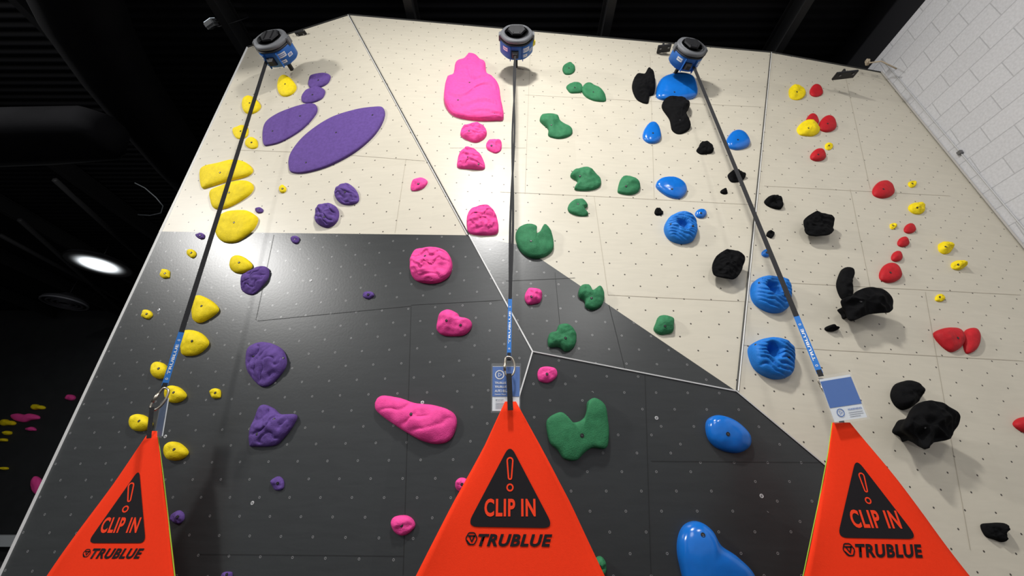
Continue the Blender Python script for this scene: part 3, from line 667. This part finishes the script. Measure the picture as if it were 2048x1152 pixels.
def carabiner(name,c,up,side,h,parent,mat):
    w=h*.28; loc=[(-w*.6,h*.42),(-w*.1,h*.5),(w*.55,h*.42),(w,h*.1),(w*.95,-h*.25),(w*.5,-h*.46),(-w*.1,-h*.5),(-w*.6,-h*.38),(-w*.7,0)]
    pts=[c+side*p.x+up*p.y for p in catmull([Vector((a,b,0)) for a,b in loc],4)]
    o=tube(name,pts,h*.05,mat,parent,closed=True,seg=8)
    tube('gate_sleeve',[c+side*(-w*.72)+up*(h*.2),c+side*(-w*.75)+up*(-h*.22)],h*.075,mat,o,seg=10)
    return o
def strap(pt,yt,pb,yb,pm,label,double=False,txt=True,wid=.027,yend=None):
    T=at_y(*pt,yt); B=at_y(*pb,yb); K=24
    best=min([k/500 for k in range(501)],key=lambda t:((T+(B-T)*t-CAM).normalized()-ray(*pm).normalized()).length)
    Mp=T+(B-T)*best
    pts=[T+(Mp-T)*(k/K) for k in range(K+1)]
    if double:
        side=Vector((1,0,0))
        p1=[p+side*.008*math.sin(k/K*math.pi*3) for k,p in enumerate(pts)]
        p2=[p-side*.008*math.sin(k/K*math.pi*3)+Vector((0,.006,0)) for k,p in enumerate(pts)]
        root=ribbon('belay_strap',p1,.014,.003,webb); ribbon('return_strand',p2,.014,.003,webb,root)
    else:
        root=ribbon('belay_strap',pts,wid,.003,webb)
    top(root,label,'strap','auto belay straps')
    d=(B-Mp).normalized(); ribbon('blue_sleeve',[Mp,B],wid*1.05,.007,bluew,root)
    ribbon('stitched_end',[Mp-d*.12,Mp-d*.05,Mp+d*.01],wid*.97,.0085,webb,root)
    ribbon('sleeve_end',[B-d*.02,B+d*.015],wid*.9,.009,webb,root)
    tocam=(CAM-(Mp+B)/2).normalized(); s=d.cross(tocam).normalized(); nn=d.cross(s).normalized()
    nn=nn if nn.dot(tocam)>0 else -nn
    ln=(B-Mp).length
    a=Mp+d*ln*.80+nn*.0046; b=Mp+d*ln*.26+nn*.0046
    fit_text('sleeve_lettering','TRUBLUE',a,b,wid*.5,nn,white,root,.02)
    for f in (.88,.18):
        c=Mp+d*ln*f+nn*.0046; ringflat('sleeve_emblem',circ(wid*.22),wid*.08,c,-d,nn.cross(-d),nn,white,root)
    V0=T.copy()
    root.data.transform(Matrix.Translation(-V0)); root.location=V0
    for ch in root.children: ch.data.transform(Matrix.Translation(-V0))
    return root,B,d
def hardware(pc,y,h,apex,label,rot=0):
    c=at_y(*pc,y); up=Vector((math.sin(rot),0,math.cos(rot))); sd=Vector((math.cos(rot),0,-math.sin(rot)))
    o=carabiner('carabiner',c,up,sd,h,None,metal); V0=c
    ap=at_y(*apex,y+.0); lo=c-up*h*.5
    w=ribbon('webbing_loop',[lo+Vector((0,-.012,0))+up*h*.1,ap+Vector((0,-.008,-.03))],.022,.006,webb,o)
    o.data.transform(Matrix.Translation(-V0)); o.location=V0
    for ch in o.children: ch.data.transform(Matrix.Translation(-V0))
    top(o,label,'carabiner','strap carabiners')
strap((533,122),2.66,(329,772),2.6,(362,662),'black webbing belay strap with blue sleeve near yellow holds',wid=.030)
strap((1030,106),2.56,(1018,714),1.70,(1019,595),'twisted double black belay strap with blue sleeve',double=True,wid=.018)
strap((1387,132),2.66,(1640,747),2.12,(1597,630),'black webbing belay strap with blue sleeve near blue holds',wid=.027)
hardware((319,798),2.50,.135,(304,866),'brass-coloured steel carabiner clipping strap to banner',.3)
hardware((1018,733),1.68,.085,(1021,806),'steel carabiner clipping strap to banner in front of tag')
hardware((1652,775),2.16,.10,(1682,848),'steel carabiner behind an instruction tag',-.3)

def tag(corners,Y,layout,label,dy=(0,0,0,0)):
    Pc=[at_y(x,y,Y+dd) for (x,y),dd in zip(corners,dy)]
    c0=sum(Pc,Vector())/4
    n=(Pc[1]-Pc[0]).cross(Pc[3]-Pc[0]).normalized(); n=n if n.y<0 else -n
    def Q(u,v,off=0): return (Pc[0]*(1-u)+Pc[1]*u)*(1-v)+(Pc[3]*(1-u)+Pc[2]*u)*v+n*off-c0
    def rect(nm,u0,v0,u1,v1,off,mat,par): return mkobj(nm,[Q(u0,v0,off),Q(u0,v1,off),Q(u1,v1,off),Q(u1,v0,off)],[(0,1,2,3)],mat,par)
    ob=rect('instruction_tag',.04,.06,.96,.96,0,cardwhite,None); ob.location=c0
    md=ob.modifiers.new('t','SOLIDIFY'); md.thickness=.002; md.offset=-1
    top(ob,label,'tag','instruction tags')
    sl=rect('clear_sleeve',0,0,1,1,.004,clear,ob); sl['label']='clear vinyl sleeve'
    for it in layout:
        if it[0]=='r': rect('printed_area' if it[6] is cardblue else 'small_print',it[1],it[2],it[3],it[4],it[5],it[6],ob)
        elif it[0]=='t':
            _,s,u0,v0,u1,h,m=it; a=Q(u0,v0,.003);b=Q(u1,v0,.003); hh=(Q(.5,v0)-Q(.5,v0+h)).length
            fit_text('lettering',s,a,b,hh,n,m,ob,.02)
        elif it[0]=='o':
            _,u,v,rr,m=it; xa=(Q(1,0)-Q(0,0)).normalized(); ya=(Q(0,0)-Q(0,1)).normalized()
            ringflat('emblem_ring',circ(rr),rr*.2,Q(u,v,.003),xa,ya,n,m,ob)
            ringflat('emblem_mark',circ(rr*.55,n=3),rr*.2,Q(u,v,.003),xa,ya,n,m,ob)
    return ob
R_='r';T_='t'
tag([(983,727),(1042,727),(1041,826),(982,826)],1.715,[(R_,.04,.07,.57,.68,.0015,cardblue),(R_,.575,.07,.96,.68,.0015,cardblue),('o',.28,.24,.020,white),
  (T_,'TRUBLUE iQ',.12,.41,.62,.05,white),(T_,'TRUBLUE iQ+',.12,.49,.70,.05,white),(T_,'AUTO BELAY',.12,.57,.64,.05,white),(T_,'Operator Manual',.12,.64,.5,.03,white),
  (T_,'IMPORTANT',.15,.75,.42,.03,greyp),(R_,.15,.81,.8,.82,.0018,greyp),(R_,.15,.84,.75,.85,.0018,greyp),(R_,.15,.87,.8,.88,.0018,greyp),(R_,.15,.90,.6,.91,.0018,greyp)],
  'blue and white auto belay instruction card in clear sleeve')
tag([(1634,754),(1700,743),(1739,838),(1668,848)],2.08,[(R_,.04,.11,.96,.68,.0015,cardblue),('o',.28,.80,.020,cardblue),
  (T_,'WARNING',.5,.76,.9,.035,cardblue),(R_,.5,.82,.9,.83,.0018,greyp),(R_,.5,.86,.9,.87,.0018,greyp),(R_,.5,.90,.8,.91,.0018,greyp)],
  'tilted blue and white instruction card in clear sleeve')
tag([(322,806),(339,790),(325,876),(309,873)],2.62,[(R_,.04,.06,.88,.96,.0015,simple('dark_blue_card_back',(.02,.05,.12),.5))],
  'edge-on dark blue instruction card in clear sleeve',(0,-.05,-.05,0))

# ---------------- fixtures near the ceiling
def floodlight():
    c=at_y(422,46,3.0); root=D.objects.new('flood_light',None); COL.objects.link(root); root.location=c; root.rotation_euler=(math.radians(-30),0,math.radians(-25)); root.empty_display_size=.1
    top(root,'small grey flood light on a black yoke under the roof','flood light')
    g=simple('grey_lamp_casting',(.35,.36,.37),.4,.5)
    boxmesh('lamp_body',(-.075,-.03,-.05),(.075,.03,.05),g,root,.01); boxmesh('lamp_glass',(-.062,-.036,-.038),(.062,-.030,.038),simple('lamp_glass',(.6,.65,.7),.1,emit=((.8,.9,1),.6)),root)
    for k in range(7): boxmesh('cooling_fin',(-.066+k*.02,.03,-.04),(-.060+k*.02,.05,.04),g,root)
    tube('yoke',[(-.085,0,0),(-.085,0,.09),(0,0,.1),(.085,0,.09),(.085,0,0)],.006,steel_blk,root); tube('cable',[(0,.04,0),(.1,.08,-.02),(.25,.1,.05),(.4,.1,.2)],.005,steel_blk,root)
floodlight()
def plate(px,py,w,label):
    p=at_y(px,py,2.9); o=boxmesh('anchor_bracket',(-w/2,-.05,-.012),(w/2,.05,.012),blkp,None,.004); o.location=p; o.rotation_euler=(math.radians(10),0,math.radians(-8))
    for sx in (-.3,.3): boxmesh('bolt_head',(sx*w-.01,-.03,-.022),(sx*w+.01,-.01,-.012),boltm,o,.002)
    boxmesh('gusset',(-.01,-.02,0),(.01,.05,.07),blkp,o,.003)
    top(o,label,'bracket','black anchor brackets')
plate(1690,150,.22,'empty black steel anchor bracket on the wall top')
plate(1328,97,.15,'black steel anchor bracket beside an auto belay')
plate(604,70,.13,'black steel anchor bracket beside an auto belay')
kp=at_y(1735,124,3.05)
o=tube('anchor_rope',[kp+Vector((.03*math.cos(a*1.3)*(1-a/14),.02*math.sin(a*2.1),.03*math.sin(a*1.7))) for a in [k*.35 for k in range(40)]]+[kp+Vector((.1,-.05,-.06)),kp+Vector((.22,-.05,-.2))],.008,simple('beige_rope',(.4,.33,.24),.8,bump=.5,bscale=200))
setorigin(o,kp); top(o,'knotted beige rope at the corner of the block wall','rope')
def yw(z): return yR(XR,z)
o=tube('wall_conduit',[Vector((XR-.01,yw(z)-.10,z)) for z in (6.4,5.5,4.5,3.5,2.5,1.5,.2)],.006,simple('white_conduit',(.45,.45,.45),.6)); setorigin(o,(XR-.01,yw(.2)-.1,.2))
boxmesh('conduit_clip',(-.02,-.02,-.02),(.01,.02,.02),boltm,o,.003).location=Vector((0,yw(4.7)-yw(.2),4.5))
top(o,'thin white conduit clipped along the block wall corner','conduit')
o=ribbon('trim_41',[RT+Vector((-.01,-.015,0)),RB+Vector((-.01,-.015,0))],.014,.01,simple('corner_caulk',(.38,.36,.33),.7)); struct(o)

# ---------------- dark ducts and background lights
def Z3(px,py,z): return tuple(at_z(px,py,z))
def boxduct(pts,hw,hh,label):
    P_=[Vector(p) for p in pts]; V=[];Fc=[]; n=len(P_); K=14
    for i,p in enumerate(P_):
        t=(P_[min(i+1,n-1)]-P_[max(i-1,0)]); t.z=0; t.normalize(); s=Vector((-t.y,t.x,0))
        w_=hw[i] if isinstance(hw,(list,tuple)) else hw
        for k in range(K):
            a=2*math.pi*k/K; ca,sa=math.cos(a),math.sin(a)
            V.append(p+s*math.copysign(abs(ca)**.6,ca)*w_+Vector((0,0,math.copysign(abs(sa)**.6,sa)*hh)))
    for i in range(n-1):
        for k in range(K): k2=(k+1)%K; Fc.append((i*K+k,i*K+k2,i*K+K+k2,i*K+K+k))
    Fc.append(tuple(range(K))[::-1]); Fc.append(tuple((n-1)*K+k for k in range(K)))
    o=mkobj('air_duct',V,Fc,duct_blk,smooth=True); setorigin(o,P_[0])
    top(o,label,'duct','black air ducts'); return o
boxduct([Z3(x,y,6.45) for x,y in [(90,-190),(130,-60),(175,50),(235,150),(300,240),(360,320),(430,400)]],[.38,.38,.38,.36,.34,.32,.3],.33,'large black rounded duct sloping under the roof')
boxduct([Z3(x,y,5.8) for x,y in [(-420,285),(-150,282),(60,275),(200,268),(225,266)]],[.42,.42,.40,.36,.2],.2,'black flattened horizontal duct under the roof')
def highbay(p,on,label,R=.5):
    V=[];Fc=[];K=40
    prof=[(.12*R*2,.26),(.2*R*2,.2),(R*.95,.06),(R,0),(R*.95,.0)]
    for r_,z in prof:
        for k in range(K): V.append((r_*math.cos(k*2*math.pi/K),r_*math.sin(k*2*math.pi/K),z))
    for i in range(4):
        for k in range(K): Fc.append((i*K+k,i*K+(k+1)%K,(i+1)*K+(k+1)%K,(i+1)*K+k))
    Fc.append(tuple(range(K)))
    o=mkobj('high_bay_lamp' if on else 'ceiling_vent',V,Fc,steel_blk if on else simple('vent_shell',(.02,.02,.023),.6)); o.location=p
    if on:
        lm,nt,b=newmat('glowing_lens'); L=nt.links.new
        tc=nt.nodes.new('ShaderNodeTexCoord'); ln=nt.nodes.new('ShaderNodeVectorMath'); ln.operation='LENGTH'; L(tc.outputs['Object'],ln.inputs[0])
        mr=nt.nodes.new('ShaderNodeMapRange'); mr.interpolation_type='SMOOTHERSTEP'; L(ln.outputs['Value'],mr.inputs[0]); mr.inputs[1].default_value=R*.1; mr.inputs[2].default_value=R; mr.inputs[3].default_value=1; mr.inputs[4].default_value=0
        b.inputs['Base Color'].default_value=(.02,.02,.02,1); b.inputs['Emission Color'].default_value=(.9,.96,1,1)
        L(M(nt,'ADD',M(nt,'MULTIPLY',M(nt,'POWER',mr.outputs[0],2.6),5.0),.002),b.inputs['Emission Strength'])
        K2=40; V=[(0,0,-.0)];Fc=[]
        for k in range(K2): V.append((R*.96*math.cos(k*2*math.pi/K2),R*.96*math.sin(k*2*math.pi/K2),0))
        for k in range(K2): Fc.append((0,1+(k+1)%K2,1+k))
        mkobj('lamp_lens',V,Fc,lm,o)
    else:
        vm=simple('vent_ring',(.08,.08,.09),.5)
        for f in (.95,.72,.5,.28):
            tube('vent_ring',[(R*f*math.cos(k*2*math.pi/32),R*f*math.sin(k*2*math.pi/32),-.02) for k in range(32)],.028,vm,o,closed=True,seg=6)
    tube('hanger',[(0,0,.2),(0,0,ZC-p.z)],.012,steel_blk,o)
    return o
lp=at_z(197,530,6.6)
top(highbay(lp,True,'',.66),'lit round white high bay lamp under the black roof','lamp')
top(highbay(at_z(130,605,6.3),False,'',.5),'dim round black ceiling vent with concentric rings','vent')
lo=at_z(300,400,5.9)
o=tube('cable_loop',[at_y(x,y,lo.y) for x,y in [(270,366),(290,376),(312,395),(326,412),(322,426),(300,431),(276,429)]],.008,simple('grey_cable',(.10,.11,.12),.6)); setorigin(o,lo); top(o,'hanging loop of pale grey cable below the duct','cable')
for i,(a,b) in enumerate([((0,470),(260,610)),((40,440),(330,700)),((110,360),(330,560))]):
    p,q=at_z(*a,6.75),at_z(*b,6.75); o=tube('roof_strut',[p,q],.05,joist_m,seg=6); setorigin(o,p); top(o,'thin black diagonal steel strut under the roof','strut','black roof struts')

# ---------------- lights
def area(loc,target,size,power,col=(1,1,1)):
    l=D.lights.new('ceiling_or_fill_light','AREA'); l.size=size; l.energy=power; l.color=col; l.shape='DISK'
    o=D.objects.new('ceiling_or_fill_light',l); COL.objects.link(o); o.location=loc
    o.rotation_euler=(Vector(target)-Vector(loc)).to_track_quat('-Z','Y').to_euler()
area((-.1,-.25,6.75),(.9,1.6,.5),.4,225,(1,.985,.96))
area((-7.8,-1.1,6.65),(-2.5,3,1.0),.7,390,(1,.985,.96))
area((2.4,-2.8,6.7),(3.2,2.5,1.0),.8,70,(1,.985,.96))  # added fill for the right side, stands for no real fixture
area((-1.5,-3.5,6.0),(0,2,.4),2.5,95,(1,.99,.975))  # broad fill added behind the camera, not a ceiling fixture
area((lp.x,lp.y,lp.z-.05),(lp.x,lp.y,0),.7,60,(.95,.98,1))
w=D.worlds.new('world'); S.world=w; w.use_nodes=True
w.node_tree.nodes['Background'].inputs[0].default_value=(.9,.93,1,1); w.node_tree.nodes['Background'].inputs[1].default_value=.38
